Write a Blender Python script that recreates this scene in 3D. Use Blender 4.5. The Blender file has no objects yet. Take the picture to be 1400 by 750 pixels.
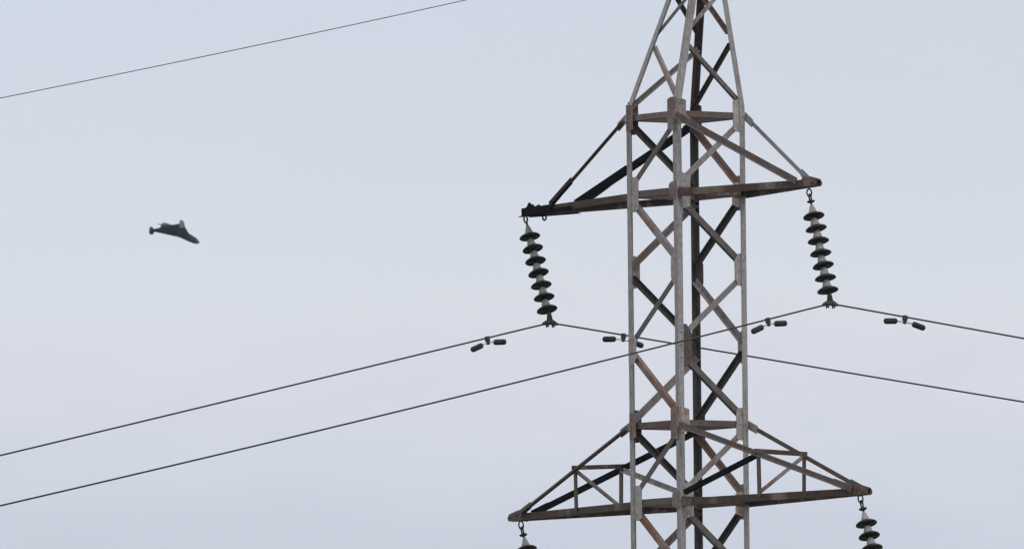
import bpy, bmesh, math, random
from mathutils import Vector, Matrix
random.seed(7)
S = bpy.context.scene
COL = S.collection
R = math.radians

# ------------------------------------------------------------------ camera
PITCH, ROLL = R(3.56), R(0.6)
cam_d = bpy.data.cameras.new('camera')
cam = bpy.data.objects.new('camera', cam_d); COL.objects.link(cam)
fw = Vector((0, math.cos(PITCH), math.sin(PITCH)))
r0 = Vector((1, 0, 0)); u0 = Vector((0, -math.sin(PITCH), math.cos(PITCH)))
rt = r0*math.cos(ROLL) - u0*math.sin(ROLL); up = u0*math.cos(ROLL) + r0*math.sin(ROLL)
CAM = Vector((0, 0, 1.7))
M = Matrix((rt, up, -fw)).transposed().to_4x4(); M.translation = CAM
cam.matrix_world = M
cam_d.sensor_width = 36; cam_d.lens = 36*21280/1400
cam_d.clip_start = 1; cam_d.clip_end = 20000
cam_d.dof.use_dof = True; cam_d.dof.focus_distance = 190; cam_d.dof.aperture_fstop = 26
S.camera = cam

# ------------------------------------------------------------------ sky, sun, exposure
SUN_EL, SUN_AZ = R(42), R(148)          # azimuth clockwise from +Y: behind the camera, to its right
W = bpy.data.worlds.new('World'); S.world = W; W.use_nodes = True
nt = W.node_tree; nt.nodes.clear()
def N(tree, typ, **kw):
    n = tree.nodes.new(typ)
    for k, v in kw.items(): setattr(n, k, v)
    return n
L = nt.links.new
out = N(nt, 'ShaderNodeOutputWorld'); bg = N(nt, 'ShaderNodeBackground')
sky = N(nt, 'ShaderNodeTexSky', sky_type='NISHITA', sun_disc=False)
sky.sun_elevation = SUN_EL; sky.sun_rotation = SUN_AZ; sky.air_density = 1.2; sky.dust_density = 2.0
tc = N(nt, 'ShaderNodeTexCoord'); sep = N(nt, 'ShaderNodeSeparateXYZ'); L(tc.outputs['Generated'], sep.inputs[0])
# the overcast: a soft cloud deck with faint horizontal bands low over the horizon, brighter towards the zenith
mp = N(nt, 'ShaderNodeMapping'); mp.inputs['Scale'].default_value = (14, 14, 46); L(tc.outputs['Generated'], mp.inputs[0])
nz = N(nt, 'ShaderNodeTexNoise'); nz.inputs['Scale'].default_value = 1.0; nz.inputs['Detail'].default_value = 9; nz.inputs['Roughness'].default_value = 0.62
L(mp.outputs[0], nz.inputs['Vector'])
nz0 = N(nt, 'ShaderNodeMath', operation='SUBTRACT'); L(nz.outputs[0], nz0.inputs[0]); nz0.inputs[1].default_value = 0.5
wob = N(nt, 'ShaderNodeMath', operation='MULTIPLY_ADD'); L(nz0.outputs[0], wob.inputs[0]); wob.inputs[1].default_value = 0.022; L(sep.outputs['Z'], wob.inputs[2])
ramp = N(nt, 'ShaderNodeValToRGB'); L(wob.outputs[0], ramp.inputs[0])
def srgb(r, g, b):
    f = lambda c: (c/255/12.92) if c/255 <= 0.04045 else ((c/255+0.055)/1.055)**2.4
    return (f(r), f(g), f(b), 1)
els = [(0.0, srgb(196, 201, 213)), (0.046, srgb(203, 209, 222)), (0.051, srgb(210, 215, 227)), (0.056, srgb(219, 221, 231)),
       (0.062, srgb(217, 222, 231)), (0.070, srgb(213, 218, 230)), (0.080, srgb(208, 216, 229)), (0.25, srgb(214, 219, 228)), (1.0, srgb(255, 255, 255))]
cr = ramp.color_ramp
while len(cr.elements) < len(els): cr.elements.new(0.5)
for e, (p, c) in zip(cr.elements, els): e.position = p; e.color = c
# gain with height (overcast skies are brightest overhead)
gain = N(nt, 'ShaderNodeMapRange'); L(sep.outputs['Z'], gain.inputs[0])
gain.inputs[1].default_value = 0.10; gain.inputs[2].default_value = 1.0; gain.inputs[3].default_value = 1.0; gain.inputs[4].default_value = 1.7
brt = N(nt, 'ShaderNodeMath', operation='MULTIPLY_ADD'); L(nz0.outputs[0], brt.inputs[0]); brt.inputs[1].default_value = 0.15; brt.inputs[2].default_value = 1.022
g2 = N(nt, 'ShaderNodeMath', operation='MULTIPLY'); L(gain.outputs[0], g2.inputs[0]); L(brt.outputs[0], g2.inputs[1])
cl = N(nt, 'ShaderNodeVectorMath', operation='SCALE'); L(ramp.outputs[0], cl.inputs[0]); L(g2.outputs[0], cl.inputs['Scale'])
sc10 = N(nt, 'ShaderNodeVectorMath', operation='SCALE'); L(cl.outputs[0], sc10.inputs[0]); sc10.inputs['Scale'].default_value = 10.0
mix = N(nt, 'ShaderNodeMixRGB'); mix.inputs[0].default_value = 0.96; L(sky.outputs[0], mix.inputs[1]); L(sc10.outputs[0], mix.inputs[2])
L(mix.outputs[0], bg.inputs[0]); bg.inputs[1].default_value = 0.1; L(bg.outputs[0], out.inputs[0])

sd = bpy.data.lights.new('sun', 'SUN'); sd.energy = 1.1; sd.angle = R(14); sd.color = (1, 0.96, 0.9)
so = bpy.data.objects.new('sun', sd); COL.objects.link(so)
sdir = Vector((math.sin(SUN_AZ)*math.cos(SUN_EL), math.cos(SUN_AZ)*math.cos(SUN_EL), math.sin(SUN_EL)))
so.rotation_euler = sdir.to_track_quat('Z', 'Y').to_euler(); so.location = sdir*300
S.view_settings.view_transform = 'Standard'; S.view_settings.look = 'None'
S.view_settings.exposure = 0.0; S.view_settings.gamma = 1; S.view_settings.use_curve_mapping = False
S.cycles.filter_width = 1.45
S.cycles.max_bounces = 6

# ------------------------------------------------------------------ materials
def steel(name, base, alt, rust, rust_amt, rough=0.75, metal=0.0, scale=3.0, grime=0.55):
    m = bpy.data.materials.new(name); m.use_nodes = True; t = m.node_tree; l = t.links.new
    b = t.nodes['Principled BSDF']; b.inputs['Roughness'].default_value = rough; b.inputs['Metallic'].default_value = metal
    b.inputs['Specular IOR Level'].default_value = 0.3
    c = N(t, 'ShaderNodeTexCoord'); oi = N(t, 'ShaderNodeObjectInfo')
    off = N(t, 'ShaderNodeVectorMath', operation='MULTIPLY_ADD'); l(oi.outputs['Random'], off.inputs[0]); off.inputs[1].default_value = (37, 53, 71); st_ = N(t, 'ShaderNodeVectorMath', operation='MULTIPLY'); l(c.outputs['Object'], st_.inputs[0]); st_.inputs[1].default_value = (1.5, 1.5, .55); l(st_.outputs[0], off.inputs[2])
    def noise(sc, det, ro):
        n = N(t, 'ShaderNodeTexNoise'); n.inputs['Scale'].default_value = sc; n.inputs['Detail'].default_value = det; n.inputs['Roughness'].default_value = ro
        l(off.outputs[0], n.inputs['Vector']); return n
    n1 = noise(scale*2.2, 6, .65); n2 = noise(scale*.55, 5, .7); n3 = noise(scale*9, 4, .7)
    mx = N(t, 'ShaderNodeMixRGB'); l(n1.outputs[0], mx.inputs[0]); mx.inputs[1].default_value = (*base, 1); mx.inputs[2].default_value = (*alt, 1)
    rr = N(t, 'ShaderNodeValToRGB'); l(n2.outputs[0], rr.inputs[0])
    rr.color_ramp.elements[0].position = max(0.0, .68 - rust_amt*.5); rr.color_ramp.elements[0].color = (0, 0, 0, 1)
    rr.color_ramp.elements[1].position = min(1.0, .86 - rust_amt*.45); rr.color_ramp.elements[1].color = (1, 1, 1, 1)
    mr = N(t, 'ShaderNodeMixRGB'); l(rr.outputs[0], mr.inputs[0]); l(mx.outputs[0], mr.inputs[1]); mr.inputs[2].default_value = (*rust, 1)
    gr = N(t, 'ShaderNodeMapRange'); l(n3.outputs[0], gr.inputs[0]); gr.inputs[1].default_value = .3; gr.inputs[2].default_value = .7
    gr.inputs[3].default_value = grime; gr.inputs[4].default_value = 1.15
    sc_ = N(t, 'ShaderNodeVectorMath', operation='SCALE'); l(mr.outputs[0], sc_.inputs[0]); l(gr.outputs[0], sc_.inputs['Scale'])
    l(sc_.outputs[0], b.inputs['Base Color'])
    bu = N(t, 'ShaderNodeBump'); bu.inputs['Strength'].default_value = .3; bu.inputs['Distance'].default_value = .01; l(n3.outputs[0], bu.inputs['Height']); l(bu.outputs[0], b.inputs['Normal'])
    return m
RUST = (.17, .085, .058)
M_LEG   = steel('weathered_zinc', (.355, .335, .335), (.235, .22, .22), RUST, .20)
M_BRACE = steel('brace_zinc', (.31, .288, .28), (.175, .16, .156), RUST, .38)
M_PLATE = steel('plate_zinc', (.42, .39, .38), (.29, .262, .25), (.22, .12, .09), .30)
M_RUSTY = steel('rusty_steel', (.092, .057, .047), (.042, .027, .023), (.24, .195, .165), .33)
M_RPLT  = steel('rusty_plate', (.22, .145, .13), (.14, .092, .083), (.29, .255, .24), .45)
M_BEAM  = steel('ring_steel', (.15, .128, .12), (.07, .057, .054), (.14, .07, .05), .42)
M_DARK  = steel('dark_steel', (.088, .082, .084), (.05, .047, .05), (.09, .06, .05), .3)  # darker base colour for the rear leg and its plates
M_BLACK = steel('black_steel', (.007, .0075, .009), (.004, .0042, .005), (.016, .011, .01), .2, rough=.95)
M_BLACK.node_tree.nodes['Principled BSDF'].inputs['Specular IOR Level'].default_value = .1
M_CABLE = steel('aluminium_cable', (.032, .034, .038), (.02, .021, .024), (.04, .036, .032), .2, rough=.6)
M_GWIRE = steel('steel_ground_wire', (.12, .115, .115), (.09, .085, .085), (.12, .09, .08), .3)
M_FIT   = steel('forged_fitting', (.05, .05, .053), (.03, .03, .032), (.06, .045, .04), .3)
M_CAP   = steel('insulator_cap_zinc', (.33, .315, .315), (.22, .205, .205), (.24, .18, .155), .2, scale=8)
M_MESS  = steel('messenger_cable', (.36, .35, .34), (.28, .27, .26), RUST, .1)
M_DRONE = steel('drone_grey', (.032, .052, .095), (.026, .042, .08), (.032, .044, .07), .2, scale=1.2)
M_FIN   = steel('drone_fin_grey', (.13, .15, .18), (.11, .125, .15), (.10, .115, .14), .2, scale=1.2)
def shed_mat():
    m = bpy.data.materials.new('dark_glazed_porcelain'); m.use_nodes = True; t = m.node_tree; b = t.nodes['Principled BSDF']
    n = N(t, 'ShaderNodeTexNoise'); n.inputs['Scale'].default_value = 14; n.inputs['Detail'].default_value = 4
    c = N(t, 'ShaderNodeTexCoord'); t.links.new(c.outputs['Object'], n.inputs['Vector'])
    r = N(t, 'ShaderNodeValToRGB'); t.links.new(n.outputs[0], r.inputs[0])
    r.color_ramp.elements[0].color = (.005, .006, .007, 1); r.color_ramp.elements[1].color = (.014, .015, .017, 1)
    t.links.new(r.outputs[0], b.inputs['Base Color']); b.inputs['Roughness'].default_value = .38
    b.inputs['Specular IOR Level'].default_value = .25
    return m
M_SHED = shed_mat()
def grass_mat():
    m = bpy.data.materials.new('dry_grass_ground'); m.use_nodes = True; t = m.node_tree; b = t.nodes['Principled BSDF']
    c = N(t, 'ShaderNodeTexCoord')
    n = N(t, 'ShaderNodeTexNoise'); n.inputs['Scale'].default_value = .08; n.inputs['Detail'].default_value = 12; t.links.new(c.outputs['Object'], n.inputs['Vector'])
    r = N(t, 'ShaderNodeValToRGB'); t.links.new(n.outputs[0], r.inputs[0])
    r.color_ramp.elements[0].position = .35; r.color_ramp.elements[0].color = (.05, .055, .03, 1)
    r.color_ramp.elements[1].position = .68; r.color_ramp.elements[1].color = (.13, .115, .07, 1)
    t.links.new(r.outputs[0], b.inputs['Base Color']); b.inputs['Roughness'].default_value = 1
    return m

# ------------------------------------------------------------------ helpers
def obj(name, bm, mat, parent=None, smooth=False):
    me = bpy.data.meshes.new(name); bmesh.ops.recalc_face_normals(bm, faces=bm.faces); bm.to_mesh(me); bm.free()
    me.materials.append(mat)
    if smooth:
        for p in me.polygons: p.use_smooth = True
    o = bpy.data.objects.new(name, me); COL.objects.link(o)
    if parent is not None: o.parent = parent
    return o
def inst(name, me, parent):
    o = bpy.data.objects.new(name, me); COL.objects.link(o); o.parent = parent; return o
def empty(name, loc=(0, 0, 0)):
    o = bpy.data.objects.new(name, None); COL.objects.link(o); o.location = loc; o.empty_display_size = .3; return o
def tag(o, label=None, cat=None, group=None, kind=None):
    if label: o['label'] = label
    if cat: o['category'] = cat
    if group: o['group'] = group
    if kind: o['kind'] = kind
    return o
def perp(v, d):
    v = Vector(v); v = v - d*v.dot(d); return v.normalized()
def extrude_section(bm, p0, p1, sec, u, v):
    a = [bm.verts.new(p0 + u*x + v*y) for x, y in sec]; b = [bm.verts.new(p1 + u*x + v*y) for x, y in sec]
    n = len(sec)
    bm.faces.new(a); bm.faces.new(list(reversed(b)))
    for i in range(n): bm.faces.new((a[i], b[i], b[(i+1) % n], a[(i+1) % n]))
def angle_bar(bm, p0, p1, u, v, w1, w2, t=.009, x0=0.0, y0=0.0):
    """L-section: corner line p0-p1, flange w1 along u, flange w2 along v"""
    p0, p1 = Vector(p0), Vector(p1); d = (p1-p0).normalized(); u = perp(u, d); v = perp(v, d)
    sec = [(0, 0), (w1, 0), (w1, t), (t, t), (t, w2), (0, w2)]
    extrude_section(bm, p0, p1, [(x+x0, y+y0) for x, y in sec], u, v)
def flat_bar(bm, p0, p1, u, w, t):
    p0, p1 = Vector(p0), Vector(p1); d = (p1-p0).normalized(); u = perp(u, d); v = d.cross(u)
    extrude_section(bm, p0, p1, [(-w/2, -t/2), (w/2, -t/2), (w/2, t/2), (-w/2, t/2)], u, v)
def plate(bm, origin, u, v, n, pts, t=.01):
    """flat plate: 2-D outline pts in (u,v), thickness t along n"""
    o = Vector(origin)
    a = [bm.verts.new(o + u*x + v*y) for x, y in pts]; b = [bm.verts.new(o + u*x + v*y + n*t) for x, y in pts]
    k = len(pts); bm.faces.new(a); bm.faces.new(list(reversed(b)))
    for i in range(k): bm.faces.new((a[i], b[i], b[(i+1) % k], a[(i+1) % k]))
def tube(bm, pts, r, n=8, caps=True):
    pts = [Vector(p) for p in pts]; rings = []
    rs = r if isinstance(r, (list, tuple)) else [r]*len(pts)
    for i, p in enumerate(pts):
        d = (pts[min(i+1, len(pts)-1)] - pts[max(i-1, 0)]).normalized()
        a = d.cross(Vector((0, 0, 1)) if abs(d.z) < .9 else Vector((1, 0, 0))).normalized(); b = d.cross(a)
        rings.append([bm.verts.new(p + (a*math.cos(2*math.pi*k/n) + b*math.sin(2*math.pi*k/n))*rs[i]) for k in range(n)])
    for A, B in zip(rings, rings[1:]):
        for k in range(n): bm.faces.new((A[k], A[(k+1) % n], B[(k+1) % n], B[k]))
    if caps: bm.faces.new(rings[0]); bm.faces.new(list(reversed(rings[-1])))
def lathe(bm, prof, n=28, axis_tf=None):
    rings = []
    for r, z in prof:
        if r < 1e-5: rings.append([bm.verts.new((0, 0, z))])
        else: rings.append([bm.verts.new((r*math.cos(2*math.pi*k/n), r*math.sin(2*math.pi*k/n), z)) for k in range(n)])
    for A, B in zip(rings, rings[1:]):
        for k in range(n):
            a0, a1 = A[k % len(A)], A[(k+1) % len(A)]; b0, b1 = B[k % len(B)], B[(k+1) % len(B)]
            f = [a0, a1, b1, b0]; f = [x for i, x in enumerate(f) if x not in f[:i]]
            if len(f) > 2: bm.faces.new(f)
def torus(bm, c, ax1, ax2, r1, r2, rt_, n=16, m=6):
    """ring (an oblong link) in the plane ax1-ax2"""
    c = Vector(c); a1 = Vector(ax1).normalized(); a2 = Vector(ax2).normalized(); nn = a1.cross(a2); rings = []
    for i in range(n):
        t = 2*math.pi*i/n; p = c + a1*r1*math.cos(t) + a2*r2*math.sin(t); rad = (a1*math.cos(t)/max(r1, 1e-4) + a2*math.sin(t)/max(r2, 1e-4)).normalized()
        rings.append([bm.verts.new(p + (rad*math.cos(2*math.pi*k/m) + nn*math.sin(2*math.pi*k/m))*rt_) for k in range(m)])
    for i in range(n):
        A, B = rings[i], rings[(i+1) % n]
        for k in range(m): bm.faces.new((A[k], A[(k+1) % m], B[(k+1) % m], B[k]))
def box(bm, c, sx, sy, sz, bevel=0.0):
    r = bmesh.ops.create_cube(bm, size=1, matrix=Matrix.Translation(c) @ Matrix.Diagonal((sx, sy, sz, 1)))
    if bevel:
        es = list({e for v in r['verts'] for e in v.link_edges})
        bmesh.ops.bevel(bm, geom=es, offset=bevel, segments=2, profile=.5, affect='EDGES')

# ------------------------------------------------------------------ ground
bm = bmesh.new()
g = [bm.verts.new((x, y, 0)) for x, y in ((-1290, -590), (1290, -590), (1290, 2390), (-1290, 2390))]; bm.faces.new(g)
tag(obj('ground', bm, grass_mat()), kind='structure')

# ------------------------------------------------------------------ haze: thin even air between the camera and the distant drone
bm = bmesh.new(); box(bm, (0, 900, 60), 2600, 3000, 122)
hm = bpy.data.materials.new('thin_haze'); hm.use_nodes = True; ht = hm.node_tree; ht.nodes.clear()
ho = N(ht, 'ShaderNodeOutputMaterial'); hv = N(ht, 'ShaderNodeVolumePrincipled')
hv.inputs['Color'].default_value = (.74, .86, 1, 1); hv.inputs['Density'].default_value = .00005
ht.links.new(hv.outputs[0], ho.inputs['Volume'])
tag(obj('haze', bm, hm), kind='stuff')

# ------------------------------------------------------------------ lattice tower (local axes: x along the cross arms, y along the line)
AZ = math.atan2(-.814, .581)
tower = empty('lattice_tower', (2.1425, 190, 0)); tower.rotation_euler.z = AZ
tag(tower, 'tall weathered grey steel lattice pylon with rust streaks and four pointed cross arms', 'pylon')
TW = Matrix.Translation((2.1425, 190, 0)) @ Matrix.Rotation(AZ, 4, 'Z')
Z1 = 14.484; PT = .9435                       # level of the upper arms; height of one bay
ZL = [Z1 + PT*(1-i) for i in range(7)]         # ring, arm, 2, 3, ring, arm, 6
ZL[0] = 15.425
H = .519
SG = {'L': (-1, -1), 'N': (1, -1), 'R': (1, 1), 'F': (-1, 1)}   # the four corners
ZK, ZTOP, ZAPEX, SAPEX = 15.53, 17.455, 18.251, .537
ZB = ZL[6]
def corner(c, z):
    sx, sy = SG[c]
    if z > ZK:
        f = (z-ZK)/(ZAPEX-ZK); h = H*(1-f); return Vector((SAPEX*f + sx*h, sy*h, z))
    if z < ZB:
        h = H + (ZB-z)/ZB*.95; return Vector((sx*h, sy*h, z))
    return Vector((sx*H, sy*H, z))
NB = {'L': ('N', 'F'), 'N': ('L', 'R'), 'R': ('N', 'F'), 'F': ('L', 'R')}
LEGW, T = .076, .010
LEGS = {}
for c in 'LNRF':
    bm = bmesh.new()
    for z0, z1_ in ((0, ZB), (ZB, ZK), (ZK, ZTOP)):
        p0, p1 = corner(c, z0), corner(c, z1_)
        a, b = NB[c]
        ua = corner(a, z0) - p0; ub = corner(b, z0) - p0
        w = LEGW if z0 < ZK else LEGW*.94
        angle_bar(bm, p0 + (p1-p0)*.0005, p1, ua, ub, w, w, T)
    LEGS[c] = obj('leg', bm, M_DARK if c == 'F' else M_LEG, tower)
tag(LEGS['F'], 'darker rear leg')

FACES = {'LN': ('L', 'N'), 'NR': ('N', 'R'), 'FR': ('F', 'R'), 'LF': ('L', 'F')}
CTR = Vector((0, 0, 0))
def face_axes(c0, c1, za, zb):
    a, b, d = corner(c0, za), corner(c1, za), corner(c0, zb)
    n = (b-a).cross(d-a).normalized()
    mid = (corner('L', za) + corner('R', za))/2
    if n.dot(mid - a) < 0: n = -n               # inward
    return n
def brace(c0, z0, c1, z1_, mat, lip, w=.074, ov=.058, inset=.035):
    """single diagonal angle on the face c0-c1; lip: +1 outstanding flange on the upper edge, -1 on the lower edge"""
    p, q = corner(c0, z0), corner(c1, z1_); n = face_axes(c0, c1, z0, z1_); d = (q-p).normalized()
    hz = Vector((q.x-p.x, q.y-p.y, 0)).length/(q-p).length
    ins = inset/max(hz, .2)
    p = p + d*ins; q = q - d*ins
    e = d.cross(n).normalized()
    if e.z < 0: e = -e                          # e points to the upper edge
    e = e*lip
    bm = bmesh.new(); angle_bar(bm, p + e*w/2 + n*.027, q + e*w/2 + n*.027, -e, n, w, ov, .008)
    return obj('diagonal_brace', bm, mat, tower)
# zigzag pattern, read face by face: which corner the zigzag starts from at the ring
START = {'LN': 'N', 'LF': 'L', 'NR': 'R', 'FR': 'F'}
E_ = .045
RUSTB = {('LN', 3), ('FR', 0), ('FR', 4), ('LN', 5), ('LF', 5)}
def zigzag(zs, first_level, mats):
    for f, (c0, c1) in FACES.items():
        for i in range(len(zs)-1):
            lev = first_level + i
            st = START[f]; ot = c1 if st == c0 else c0
            top, bot = (st, ot) if lev % 2 == 0 else (ot, st)
            ez = min(E_, (zs[i]-zs[i+1])*.06)
            rear = f in ('LF', 'FR')
            falls_to_f = bot == 'F'
            mat = mats
            if (f, lev) in RUSTB: mat = M_BRUST
            lip = (1 if falls_to_f else -1) if rear else (1 if f == 'LN' else -1)
            if (f == 'LN' and lev % 2 == 0) or (f == 'NR' and lev % 2): mat = M_BMID  # front braces falling from N: shade from flange orientation put into a greyer colour
            if rear and falls_to_f and lev >= -2 and lev < 6: mat = M_BDARK  # rear braces falling to F: shade under the upper flange also painted darker
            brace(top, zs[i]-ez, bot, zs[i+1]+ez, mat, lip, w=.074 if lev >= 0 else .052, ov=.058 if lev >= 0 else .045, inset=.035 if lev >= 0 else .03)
M_BRUST = steel('rust_streaked_brace', (.27, .225, .205), (.17, .135, .125), (.19, .09, .065), .6)
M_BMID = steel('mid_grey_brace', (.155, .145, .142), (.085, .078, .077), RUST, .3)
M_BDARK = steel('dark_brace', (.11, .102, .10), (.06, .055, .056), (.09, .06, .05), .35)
zigzag(ZL, 0, M_BRACE)
zigzag([17.40, 17.02, 16.37, ZK-.02], -3, M_BRACE)
zigzag([ZB, 8.5, 6.9, 4.9, 2.6, .35], 6, M_BRACE)

# gusset plates: child of the leg they are bolted to
def gusset(c, c2, z, h, w, mat, cham=.5, lay=-1):
    p = corner(c, z); q = corner(c2, z); u = (q-p).normalized(); v = Vector((0, 0, 1)); n = face_axes(c, c2, z-.2, z+.2)
    v = perp((corner(c, z+.1)-corner(c, z-.1)), u) if z > ZK else v
    pts = [(.014, -h/2), (w*.62, -h/2), (w, -h/2*(1-cham)), (w, h/2*(1-cham)), (w*.62, h/2), (.014, h/2)]
    z_ = -(T+.003) if lay < 0 else .014
    bm = bmesh.new(); plate(bm, p - n*z_, u, v, n, pts, .011)
    # bolt heads
    for k in (-1, 0, 1):
        for xx in (.04, w*.62):
            if abs(k*h*.33) < h/2:
                cc = p + u*xx + v*(k*h*.30) - n*(z_+.002 if xx > LEGW or lay > 0 else .002)
                tube(bm, [cc + n*.008, cc - n*.006], .010, 6)
    return obj('gusset_plate', bm, mat, LEGS[c])
for f, (c0, c1) in FACES.items():
    st = START[f]; ot = c1 if st == c0 else c0
    for lev in range(0, 7):
        c = st if lev % 2 == 0 else ot
        o_ = ot if c == st else st
        h, w = (.40, .145)
        if lev in (1, 5): h, w = .43, .19
        mt = M_PLATE
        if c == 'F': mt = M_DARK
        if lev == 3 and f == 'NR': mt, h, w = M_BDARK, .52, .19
        if lev in (0, 4):
            h, w = .40, .145
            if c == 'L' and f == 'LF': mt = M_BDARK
            if c == 'N': mt = M_RPLT
        gusset(c, o_, ZL[lev], h, w + .02, mt, .42 if lev in (2, 3, 6) else .12, lay=1 if (c == 'L' and lev == 3 and f == 'LN') or (c == 'N' and lev in (0, 4)) else -1)
# extra plates at the two rings
for lev in (0, 4):
    gusset('L', 'N', ZL[lev], .32, .14, M_RPLT, .12, 1)
    gusset('N', 'R', ZL[lev] + .03, .30, .14, M_PLATE if lev else M_RPLT, .12, 1)
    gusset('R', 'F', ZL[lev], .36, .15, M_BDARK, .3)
for lev in (1, 5):
    gusset('N', 'L', ZL[lev]+.01, .20, .15, M_RPLT, .3, 1)
    gusset('R', 'N', ZL[lev]-.03, .30, .19, M_PLATE, .2)

# horizontal ring beams at the ring and arm levels
def hbeam(c0, c1, z, mat, w=.075, ov=.085, outer=False):
    p, q = corner(c0, z), corner(c1, z); n = face_axes(c0, c1, z-.3, z); d = (q-p).normalized()
    bm = bmesh.new(); off = n*(-.016 if outer else .030)
    angle_bar(bm, p + d*.02 + off + Vector((0, 0, -w/2)), q - d*.02 + off + Vector((0, 0, -w/2)), Vector((0, 0, 1)), n, w, .012 if outer else ov, .009)
    return obj('ring_beam', bm, mat, tower)
for lev in (0, 1, 4, 5):
    for f, (c0, c1) in FACES.items():
        mt = M_BEAM
        if lev in (0,) and f == 'LN': mt = M_RPLT
        if lev in (1, 5) and f in ('NR',): mt = M_RUSTY
        hbeam(c0, c1, ZL[lev], mt, .075 if lev in (0, 4) else .085, outer=lev in (1, 5) and f == 'NR')
# internal plan bracing at the arm levels (seen from below)
for lev in (1, 5):
    bm = bmesh.new(); p, q = corner('N', ZL[lev]), corner('F', ZL[lev]); d = (q-p).normalized()
    angle_bar(bm, p + d*.13 + Vector((0, 0, -.06)), q - d*.13 + Vector((0, 0, -.06)), Vector((0, 0, 1)), d.cross(Vector((0, 0, 1))), .06, .06, .008)
    obj('plan_brace', bm, M_BEAM, tower)

# ------------------------------------------------------------------ cross arms
UPV = Vector((0, 0, 1))
def lerp(a, b, t): return a + (b-a)*t
def tie(bm, p, q, w, ov, side):
    d = (q-p).normalized(); hor = d.cross(UPV).normalized()*side; upx = hor.cross(d).normalized()
    if upx.z < 0: upx = -upx
    angle_bar(bm, p - upx*w/2, q - upx*w/2, upx, hor, w, ov, .008)
def cross_arm(side, zl, zr, reach, ca, cb, t_tie, mats, trussed, label=None):
    """ca, cb: the two legs that carry it (front one first); reach: distance of the tip from the tower axis"""
    tip = Vector((side*reach, 0, zl))
    root = {}
    bm = bmesh.new()
    hw, hh = .075, .085
    for c in (ca, cb):
        p = corner(c, zl); sy = 1 if SG[c][1] > 0 else -1
        d = (p-tip).normalized()
        q = p - d*(.012); inn = Vector((0, -sy, 0))
        tp = tip + Vector((0, sy*.030, 0)) 
        if c in 'RF': angle_bar(bm, q + Vector((0, 0, hh*.40)), tp + Vector((0, 0, hh*.40)), -UPV, inn, hh, hw, .009)
        else: angle_bar(bm, q + Vector((0, 0, -hh*.55)), tp + Vector((0, 0, -hh*.55)), UPV, inn, hh, hw, .009)
        root[c] = (p, tp)
    arm = obj('cross_arm', bm, mats['chord'], tower)
    if label: arm['label'] = label
    # tip plates clamping both chords
    bm = bmesh.new()
    for s in (-1, 1):
        y0 = s*.044
        plate(bm, Vector((0, y0, zl)), Vector((side, 0, 0)), UPV, Vector((0, s, 0)),
              [(reach-.015, -.040), (reach-.005, .0), (reach-.045, .04), (reach-.24, .085), (reach-.32, .02), (reach-.30, -.06)], .01)
    tube(bm, [(side*(reach-.07), -.075, zl), (side*(reach-.07), .075, zl)], .016, 8)
    tube(bm, [(side*(reach-.2), -.075, zl+.03), (side*(reach-.2), .075, zl+.03)], .014, 8)
    obj('tip_plate', bm, mats['tip'], arm)
    mids = {}
    for i, c in enumerate((ca, cb)):
        p, tp = root[c]; sy = 1 if SG[c][1] > 0 else -1
        top = corner(c, zr); top = top + (top - Vector((0, 0, top.z))).normalized()*.02
        foot = lerp(tp, p, t_tie) + Vector((0, 0, .055))
        bm = bmesh.new(); tie(bm, top, foot, mats['tiew'][i], .055, -sy*side)
        obj('tie_bar', bm, mats['tie'][i], arm)
        # foot plate of the tie
        bm = bmesh.new(); d = (top-foot).normalized()
        flat_bar(bm, foot - d*.07 + Vector((0, sy*.011, 0)), foot + d*.24 + Vector((0, sy*.011, 0)), d.cross(UPV).cross(d), .085, .012)
        obj('tie_plate', bm, mats['tip'] if i == 0 else mats['tiep'], arm)
        # lug on the leg
        bm = bmesh.new(); flat_bar(bm, top + d*.05, top - d*.20, d.cross(UPV).cross(d), .10, .012); obj('lug_plate', bm, mats['lug'][i], arm)
        mm = lerp(top, foot, .5 if i == 0 else .47)
        mids[c] = (mm, lerp(p, tp, (abs(mm.x)-abs(p.x))/(abs(tp.x)-abs(p.x))), p)
    if trussed:
        m1, k1, p1 = mids[ca]; m2, k2, p2 = mids[cb]
        def bar(name, a, b, w, mt, lipv=UPV):
            bm = bmesh.new(); d = (b-a).normalized()
            v = perp(lipv, d) if abs(d.dot(lipv)) < .95 else perp((0, 1, 0), d)
            angle_bar(bm, a - v*w/2, b - v*w/2, v, d.cross(v), w, w*.85, .008); obj(name, bm, mt, arm)
        bar('strut', m1 + (m1-m2).normalized()*.05 + Vector((0, 0, .03)), m2 + (m2-m1).normalized()*.05 + Vector((0, 0, .03)), .055, mats['strut'])
        bar('post', m1, k1, .052, mats['post']); bar('post', m2, k2, .058, mats['post'])
        bar('brace', m1, k2 + Vector((0, 0, .05)), .048, M_BRACE)
        bar('brace', m2 + (p2-m2)*.03, p2 + Vector((0, 0, .09)) + (m2-p2).normalized()*.06, .06, mats['inner'])
    return arm
grey = dict(chord=M_RUSTY, tip=M_BEAM, tie=(M_LEG, M_BEAM), tiew=(.058, .075), tiep=M_BEAM, lug=(M_PLATE, M_RPLT), strut=M_RUSTY, post=M_BEAM, inner=M_BLACK)
cross_arm(1, ZL[1]-.02, ZL[0]-.02, 2.72, 'R', 'N', .17, grey, False)
dk = dict(grey, tip=M_BLACK, tie=(M_BEAM, M_BLACK), tiew=(.05, .085), tiep=M_BLACK, lug=(M_RPLT, M_BLACK))
armUL = cross_arm(-1, ZL[1]-.02, ZL[0]-.02, 3.40, 'L', 'F', .29, dk, False, 'cross arm whose outer end is repaired with blackened steel')
low = dict(grey, tie=(M_BEAM, M_BEAM), tiew=(.055, .062))
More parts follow.
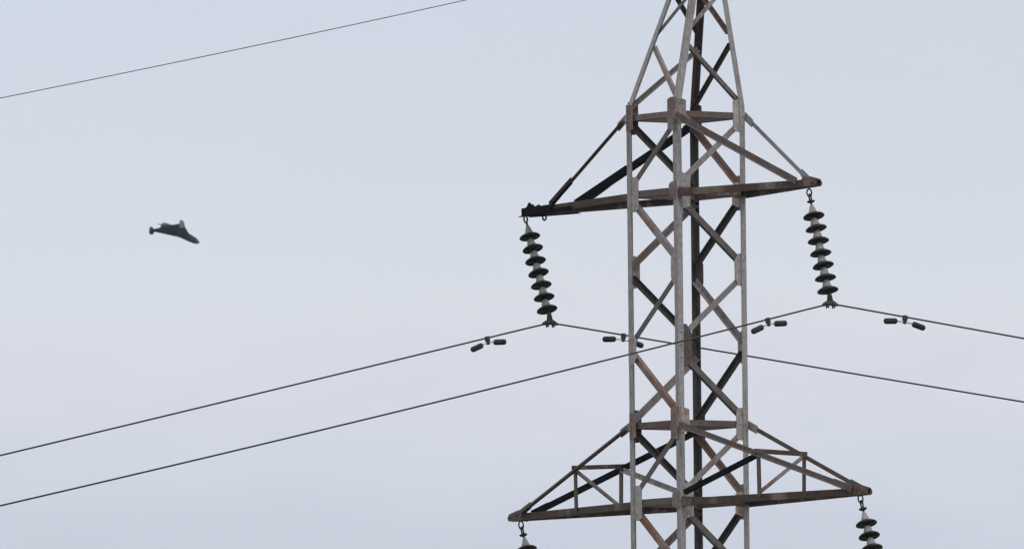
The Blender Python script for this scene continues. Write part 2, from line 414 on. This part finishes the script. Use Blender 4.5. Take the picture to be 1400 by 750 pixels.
cross_arm(1, ZL[5]-.02, ZL[4]-.02, 3.66, 'R', 'N', .10, low, True)
lowl = dict(grey, tie=(M_BEAM, M_BLACK), tiew=(.055, .065), tiep=M_BLACK, inner=M_BRACE, lug=(M_RPLT, M_BLACK))
cross_arm(-1, ZL[5]-.02, ZL[4]-.02, 3.77, 'L', 'F', .12, lowl, True)
# the black splice on the upper left arm: channel over the tip, stiffeners on both ties, an eye below and a hook above
zl = ZL[1]-.02
bm = bmesh.new()
tipv = Vector((-3.40, 0, zl))
for c in 'LF':
    p = corner(c, zl); sy = SG[c][1]; off = Vector((0, sy*.030, 0))
    a = lerp(tipv + off, p, -.01); b = lerp(tipv + off, p, .48 if c == 'L' else .30)
    o2 = Vector((0, sy*.012, 0))
    a = lerp(tipv + off, p, .004); angle_bar(bm, a + o2 + Vector((0, 0, -.062)), b + o2 + Vector((0, 0, -.062)), UPV, Vector((0, sy, 0)), .05 if c == 'L' else .10, .05, .01)
    if c == 'L':
        b2 = lerp(tipv + off, p, .29)
        angle_bar(bm, a + o2*1.5 + Vector((0, 0, -.064)), b2 + o2*1.5 + Vector((0, 0, -.064)), UPV, Vector((0, sy, 0)), .108, .05, .01)
obj('splice_channel', bm, M_BLACK, armUL)
bm = bmesh.new()
footL = lerp(tipv + Vector((0, -.03, 0)), corner('L', zl), .29) + Vector((0, 0, .055)); topL = corner('L', ZL[0]-.02)
d = (topL-footL).normalized(); flat_bar(bm, footL - d*.05 + Vector((0, -.02, 0)), footL + d*.62 + Vector((0, -.02, 0)), d.cross(UPV).cross(d), .085, .016)
obj('tie_stiffener', bm, M_BLACK, armUL)
bm = bmesh.new()
footF = lerp(tipv + Vector((0, .03, 0)), corner('F', zl), .29) + Vector((0, 0, .055)); topF = corner('F', ZL[0]-.02)
d = (topF-footF).normalized(); sid = d.cross(UPV).cross(d)
if sid.z > 0: sid = -sid
plate(bm, footF + Vector((0, -.02, 0)), d, sid, d.cross(sid), [(.0, -.05), (1.0, -.046), (.98, .04), (.62, .085), (.34, .095), (.20, .05)], .014)
obj('tie_stiffener', bm, M_BLACK, armUL)
bm = bmesh.new()
torus(bm, (-2.90, -.06, zl-.095), (1, 0, 0), (0, 0, 1), .036, .036, .011)
obj('eye_bolt', bm, M_BLACK, armUL)
bm = bmesh.new()
plate(bm, Vector((0, -.008, zl)), Vector((-1, 0, 0)), UPV, Vector((0, 1, 0)), [(3.24, .05), (3.36, .05), (3.31, .115), (3.285, .112)], .016)
tube(bm, [(-3.38, 0, zl+.015), (-3.45, 0, zl+.02)], .012, 6)
obj('hook_fin', bm, M_BLACK, armUL)

# top of the peak with the ground-wire clamp
bm = bmesh.new()
ptop = [corner(c, ZTOP) for c in 'LNRF']; cx = sum(p.x for p in ptop)/4
box(bm, Vector((cx, 0, ZTOP+.006)), .34, .34, .012)
box(bm, Vector((cx+.10, 0, ZTOP+.035)), .06, .16, .045, .01)
obj('peak_plate', bm, M_BEAM, tower)

# ------------------------------------------------------------------ insulator strings
def mesh_of(build, mat, name, smooth=True):
    bm = bmesh.new(); build(bm); bmesh.ops.recalc_face_normals(bm, faces=bm.faces)
    me = bpy.data.meshes.new(name); bm.to_mesh(me); bm.free(); me.materials.append(mat)
    for p in me.polygons: p.use_smooth = smooth
    return me
RS = .131
shed_me = mesh_of(lambda b: lathe(b, [(.052, .020), (.075, .014), (.105, .002), (.124, -.012), (RS, -.022), (RS, -.029), (.125, -.034), (.112, -.030), (.106, -.041), (.098, -.041), (.090, -.028),
                                      (.082, -.040), (.074, -.040), (.066, -.026), (.056, -.038), (.048, -.036), (.040, -.022), (.020, -.022)], 36), M_SHED, 'insulator_disc')
cap_me = mesh_of(lambda b: lathe(b, [(0, .118), (.022, .117), (.036, .110), (.043, .095), (.044, .075), (.051, .060), (.056, .030), (.058, .016), (.050, .014)], 24), M_CAP, 'cap')
cap0_me = mesh_of(lambda b: lathe(b, [(0, .140), (.010, .139), (.016, .130), (.027, .105), (.037, .078), (.046, .050), (.056, .030), (.058, .016), (.050, .014)], 24), M_CAP, 'cap')
pin_me = mesh_of(lambda b: lathe(b, [(0, -.018), (.016, -.018), (.011, -.030), (.011, -.062), (.018, -.068), (.018, -.076), (0, -.078)], 12), M_FIT, 'pin')
def links_mesh(d1, n):
    """the shackle links between hook and first cap, hanging down -z"""
    def build(b):
        span = d1 - .15
        if n == 1:
            torus(b, (0, 0, -span*.30), (1, 0, 0), (0, 0, 1), .034, span*.48, .011)
            tube(b, [(0, 0, -span*.68), (0, 0, -d1+.13)], .014, 8)
        else:
            torus(b, (0, 0, -span*.13), (1, .35, 0), (0, 0, 1), .034, span*.30, .010)
            torus(b, (0, 0, -span*.56), (1, -.25, 0), (0, 0, 1), .030, span*.30, .010)
            lathe_pts = [(0, -span*.80), (.03, -span*.80), (.052, -span*.86), (.044, -span*.93), (.02, -span*1.0), (0, -span*1.0)]
            lathe(b, lathe_pts, 12)
            tube(b, [(0, 0, -span*.95), (0, 0, -d1+.13)], .013, 8)
    return mesh_of(build, M_FIT, 'shackle')
def clamp_build(b):
    """suspension clamp at the end of the string; origin on the conductor; y along the line"""
    tube(b, [(0, 0, .155), (0, 0, .10)], .016, 8)
    tube(b, [(0, 0, .12), (0, 0, .075)], [.024, .030], 8)
    plate(b, Vector((-.014, 0, 0)), Vector((0, 1, 0)), UPV, Vector((1, 0, 0)), [(-.04, .02), (.04, .02), (.025, .10), (-.025, .10)], .028)
    pts = [(0, -.115, -.022), (0, -.085, -.010), (0, -.045, 0), (0, 0, .002), (0, .045, 0), (0, .085, -.010), (0, .115, -.022)]
    tube(b, pts, [.014, .024, .030, .031, .030, .024, .014], 10)
    for y in (-.045, .045):
        tube(b, [(-.018, y, .03), (-.018, y, -.058)], .011, 6); tube(b, [(.018, y, .03), (.018, y, -.058)], .011, 6)
clamp_me = mesh_of(clamp_build, M_FIT, 'suspension_clamp')
clampends = {}
def string(key, s, z, tilt, d1, pitch, total, nl, label):
    root = empty('insulator_string')
    root.matrix_world = TW @ Matrix.Translation((s, 0, z)) @ Matrix.Rotation(-R(tilt), 4, 'Y')
    tag(root, label, 'insulator string', 'insulator strings hanging from the cross arms')
    inst('shackle', links_mesh(d1, nl), root)
    for i in range(7):
        dsc = inst('insulator_disc', shed_me, root); dsc.location = (0, 0, -(d1 + pitch*i)); dsc.rotation_euler = (R(random.uniform(-2.5, 2.5)), R(random.uniform(-2.5, 2.5)), random.uniform(0, 6))
        sc = pitch/.16
        inst('cap', cap0_me if i == 0 else cap_me, dsc)
        inst('pin', pin_me, dsc)
    cl_ = inst('suspension_clamp', clamp_me, root); cl_.location = (0, 0, -total); cl_.rotation_euler.y = R(tilt)*.6
    tilt_r = R(tilt); clampends[key] = Vector((s + math.sin(tilt_r)*total, 0, z - math.cos(tilt_r)*total))
    return root
string('UL', -3.394, 14.405, 20.7, .248, .1645, 1.432, 1, 'string of seven dark insulator discs under the blackened tip of the upper left cross arm')
string('UR', 2.516, 14.365, 16.3, .302, .1585, 1.440, 2, 'string of seven dark insulator discs under the grey tip of the upper right cross arm')
string('LL', -3.557, 10.61, 20.0, .325, .160, 1.44, 2, 'insulator string under the lower left cross arm tip, barely showing at the bottom edge')
string('LR', 3.477, 10.62, 20.0, .325, .160, 1.44, 2, 'insulator string under the lower right cross arm tip, upper discs showing at the bottom edge')

# ------------------------------------------------------------------ conductors and dampers
DE = R(3.3)
lw = Vector((math.sin(DE), -math.cos(DE), 0)); rw = Vector((math.sin(DE), math.cos(DE), 0))
def span(P, dr, sl, cv, length, n=40):
    rb = .06       # bending radius where the cable leaves its clamp
    return [P + dr*s + Vector((0, 0, sl*math.sqrt(s*s+rb*rb) + cv*s*s)) for s in [length*(i/n)**1.6 for i in range(n+1)]]
def conductor(name, P, sl, cl_, sr, cr_, r, mat, label, cat, group):
    pts = list(reversed(span(P, lw, sl, cl_, 45))) + span(P, rw, sr, cr_, 45)[1:]
    # round off the bend inside the clamp
    bm = bmesh.new(); tube(bm, [TW @ p for p in pts], r, 8)
    o = obj(name, bm, mat, smooth=True); tag(o, label, cat, group); return o
PA, PB = clampends['UL'], clampends['UR']
g_ = 'power cables carried by the pylon'
conductor('conductor_cable', PA, -.2180, .0002, -.1205, .0002, .0105, M_CABLE, 'dark cable clamped under the left insulator string, running behind the pylon', 'power cable', g_)
conductor('conductor_cable', PB, -.2260, .0008, -.1290, .0003, .0105, M_CABLE, 'dark cable clamped under the right insulator string, crossing in front of the pylon legs', 'power cable', g_)
PG = Vector((.522, 0, 17.50))
conductor('ground_wire', PG, -.2240, .0012, -.10, .0006, .0054, M_GWIRE, 'thinnest wire alone in the upper left sky, above the flying drone', 'wire', g_)

weight_me = mesh_of(lambda b: lathe(b, [(0, -.088), (.022, -.088), (.032, -.080), (.036, -.066), (.036, .060), (.033, .078), (.024, .088), (0, .088)], 16), M_FIT, 'weight')
M_FIT2 = steel('damper_weight_black', (.022, .023, .026), (.014, .014, .016), (.04, .035, .03), .2)
weight_me.materials[0] = M_FIT2
def dclamp(b):
    box(b, (0, 0, -.014), .062, .044, .070, .012); box(b, (.0, 0, -.060), .040, .034, .052, .010)
    tube(b, [(-.03, 0, -.02), (.03, 0, -.02)], .009, 6)
dclamp_me = mesh_of(dclamp, M_FIT, 'clamp', False)
def damper(P, dr, sl, cv, s, half, drop, label):
    p = TW @ (P + dr*s + Vector((0, 0, sl*s + cv*s*s)))
    d = (TW.to_3x3() @ (dr + Vector((0, 0, sl)))).normalized()
    side = d.cross(UPV).normalized(); upd = side.cross(d)
    root = empty('vibration_damper'); m = Matrix((d, side.cross(d).cross(d), upd)).transposed().to_4x4(); m.translation = p; root.matrix_world = m
    tag(root, label, 'damper', 'dumbbell dampers hung on the power cables')
    inst('clamp', dclamp_me, root)
    bm = bmesh.new(); tube(bm, [(-half, 0, -.073-drop), (-half*.5, 0, -.066), (0, 0, -.062), (half*.5, 0, -.066), (half, 0, -.073-drop)], .008, 6)
    obj('messenger_cable', bm, M_MESS, root, True)
    for sg in (-1, 1):
        w = inst('weight', weight_me, root); w.location = (sg*half, 0, -.075-drop); w.rotation_euler.y = R(90) + sg*R(9)
damper(PA, lw, -.2180, .0002, 1.00, .185, .012, 'small dumbbell damper on the cable left of the left insulator string')
damper(PA, rw, -.1205, .0002, 1.08, .205, .006, 'small dumbbell damper half hidden behind the left pylon leg')
damper(PB, lw, -.2260, .0008, .985, .185, .012, 'small dumbbell damper just right of the pylon, left of the right insulator string')
damper(PB, rw, -.1290, .0003, 1.085, .205, .006, 'small dumbbell damper at far right, on the cable right of the pylon')

# ------------------------------------------------------------------ drone, about a kilometre away
dr = empty('drone')
tag(dr, 'small dark delta winged drone with upright wingtip fins flying in the open sky', 'drone')
fwd = (rt*45.4 - up*21.8 + fw*54.2).normalized(); lef = -(rt*21 + up*4.4 - fw*15.5).normalized()
lef = (lef - fwd*lef.dot(fwd)).normalized(); upv = fwd.cross(lef)
dist = 999.0
tail = CAM + (fw + rt*((226.4-700)/21280) - up*((309.9-375)/21280))*dist
m = Matrix((fwd, lef, upv)).transposed().to_4x4(); m.translation = tail; dr.matrix_world = m
M_ENG = steel('drone_engine_grey', (.07, .085, .11), (.06, .07, .09), (.06, .07, .09), .2, scale=1.2)
# local: x forward from the tail line, y left, z up; metres
def airfoil_wing(bm):
    st = [(-1.25, .34, -.02, .025), (-1.0, .80, -.02, .05), (-.6, 1.58, -.05, .13), (-.3, 2.12, -.06, .17), (0, 2.62, -.08, .20), (.3, 2.12, -.06, .17), (.6, 1.58, -.05, .13), (1.0, .80, -.02, .05), (1.25, .34, -.02, .025)]
    rings = []
    for y, le, te, th in st:
        ring = []
        for x, zf in ((le, 0), (lerp1(le, te, .08), .55), (lerp1(le, te, .35), 1), (lerp1(le, te, .7), .6), (te, .06), (te, -.06), (lerp1(le, te, .7), -.35), (lerp1(le, te, .35), -.6), (lerp1(le, te, .08), -.4)):
            ring.append(bm.verts.new((x, y, zf*th)))
        rings.append(ring)
    n = len(rings[0])
    for A, B in zip(rings, rings[1:]):
        for k in range(n): bm.faces.new((A[k], A[(k+1) % n], B[(k+1) % n], B[k]))
    bm.faces.new(rings[0]); bm.faces.new(list(reversed(rings[-1])))
def lerp1(a, b, t): return a + (b-a)*t
M_WING = steel('drone_wing_blue_grey', (.045, .075, .14), (.036, .062, .12), (.04, .06, .10), .2, scale=1.2)
bm = bmesh.new(); airfoil_wing(bm); obj('wing', bm, M_WING, dr)
bm = bmesh.new()
tube(bm, [(-.25, 0, .05), (0, 0, .05), (.5, 0, .05), (1.4, 0, .04), (2.3, 0, .02), (2.85, 0, 0), (3.16, 0, -.01), (3.32, 0, -.01), (3.40, 0, -.01)], [.15, .20, .25, .27, .25, .21, .16, .10, .02], 16)
obj('fuselage', bm, M_DRONE, dr, True)
bm = bmesh.new(); tube(bm, [(3.02, 0, -.006), (3.16, 0, -.01), (3.30, 0, -.01), (3.41, 0, -.01), (3.43, 0, -.01)], [.19, .165, .115, .05, .01], 14)
obj('nose_cone', bm, steel('drone_nose_brown_grey', (.24, .15, .14), (.19, .12, .11), (.12, .1, .1), .2, scale=1.2), dr, True)
bm = bmesh.new()
tube(bm, [(-.36, 0, .0), (-.32, 0, .0), (.0, 0, .0), (.14, 0, .0)], [.08, .125, .14, .10], 14)
for s in (-1, 1): tube(bm, [(-.10, 0, .01), (-.10, s*.27, .03), (-.10, s*.31, .03)], [.09, .085, .03], 10)
obj('engine', bm, M_ENG, dr, True)
bm = bmesh.new()
tube(bm, [(-.46, 0, .0), (-.36, 0, .0)], [.03, .05], 10)
for s in (-1, 1):
    flat_bar(bm, Vector((-.42, s*.02, .0)), Vector((-.42, s*.30, s*.12)), Vector((.5, 0, 1)), .055, .014)
obj('propeller', bm, M_FIT, dr)
for s in (-1, 1):
    bm = bmesh.new()
    plate(bm, Vector((0, s*1.25-.02, 0)), Vector((1, 0, 0)), UPV, Vector((0, 1, 0)), [(-.10, -.28), (.20, -.26), (.40, 0), (.26, .23), (-.04, .25), (-.12, 0)], .04)
    obj('fin', bm, M_FIN if s < 0 else M_DRONE, dr)
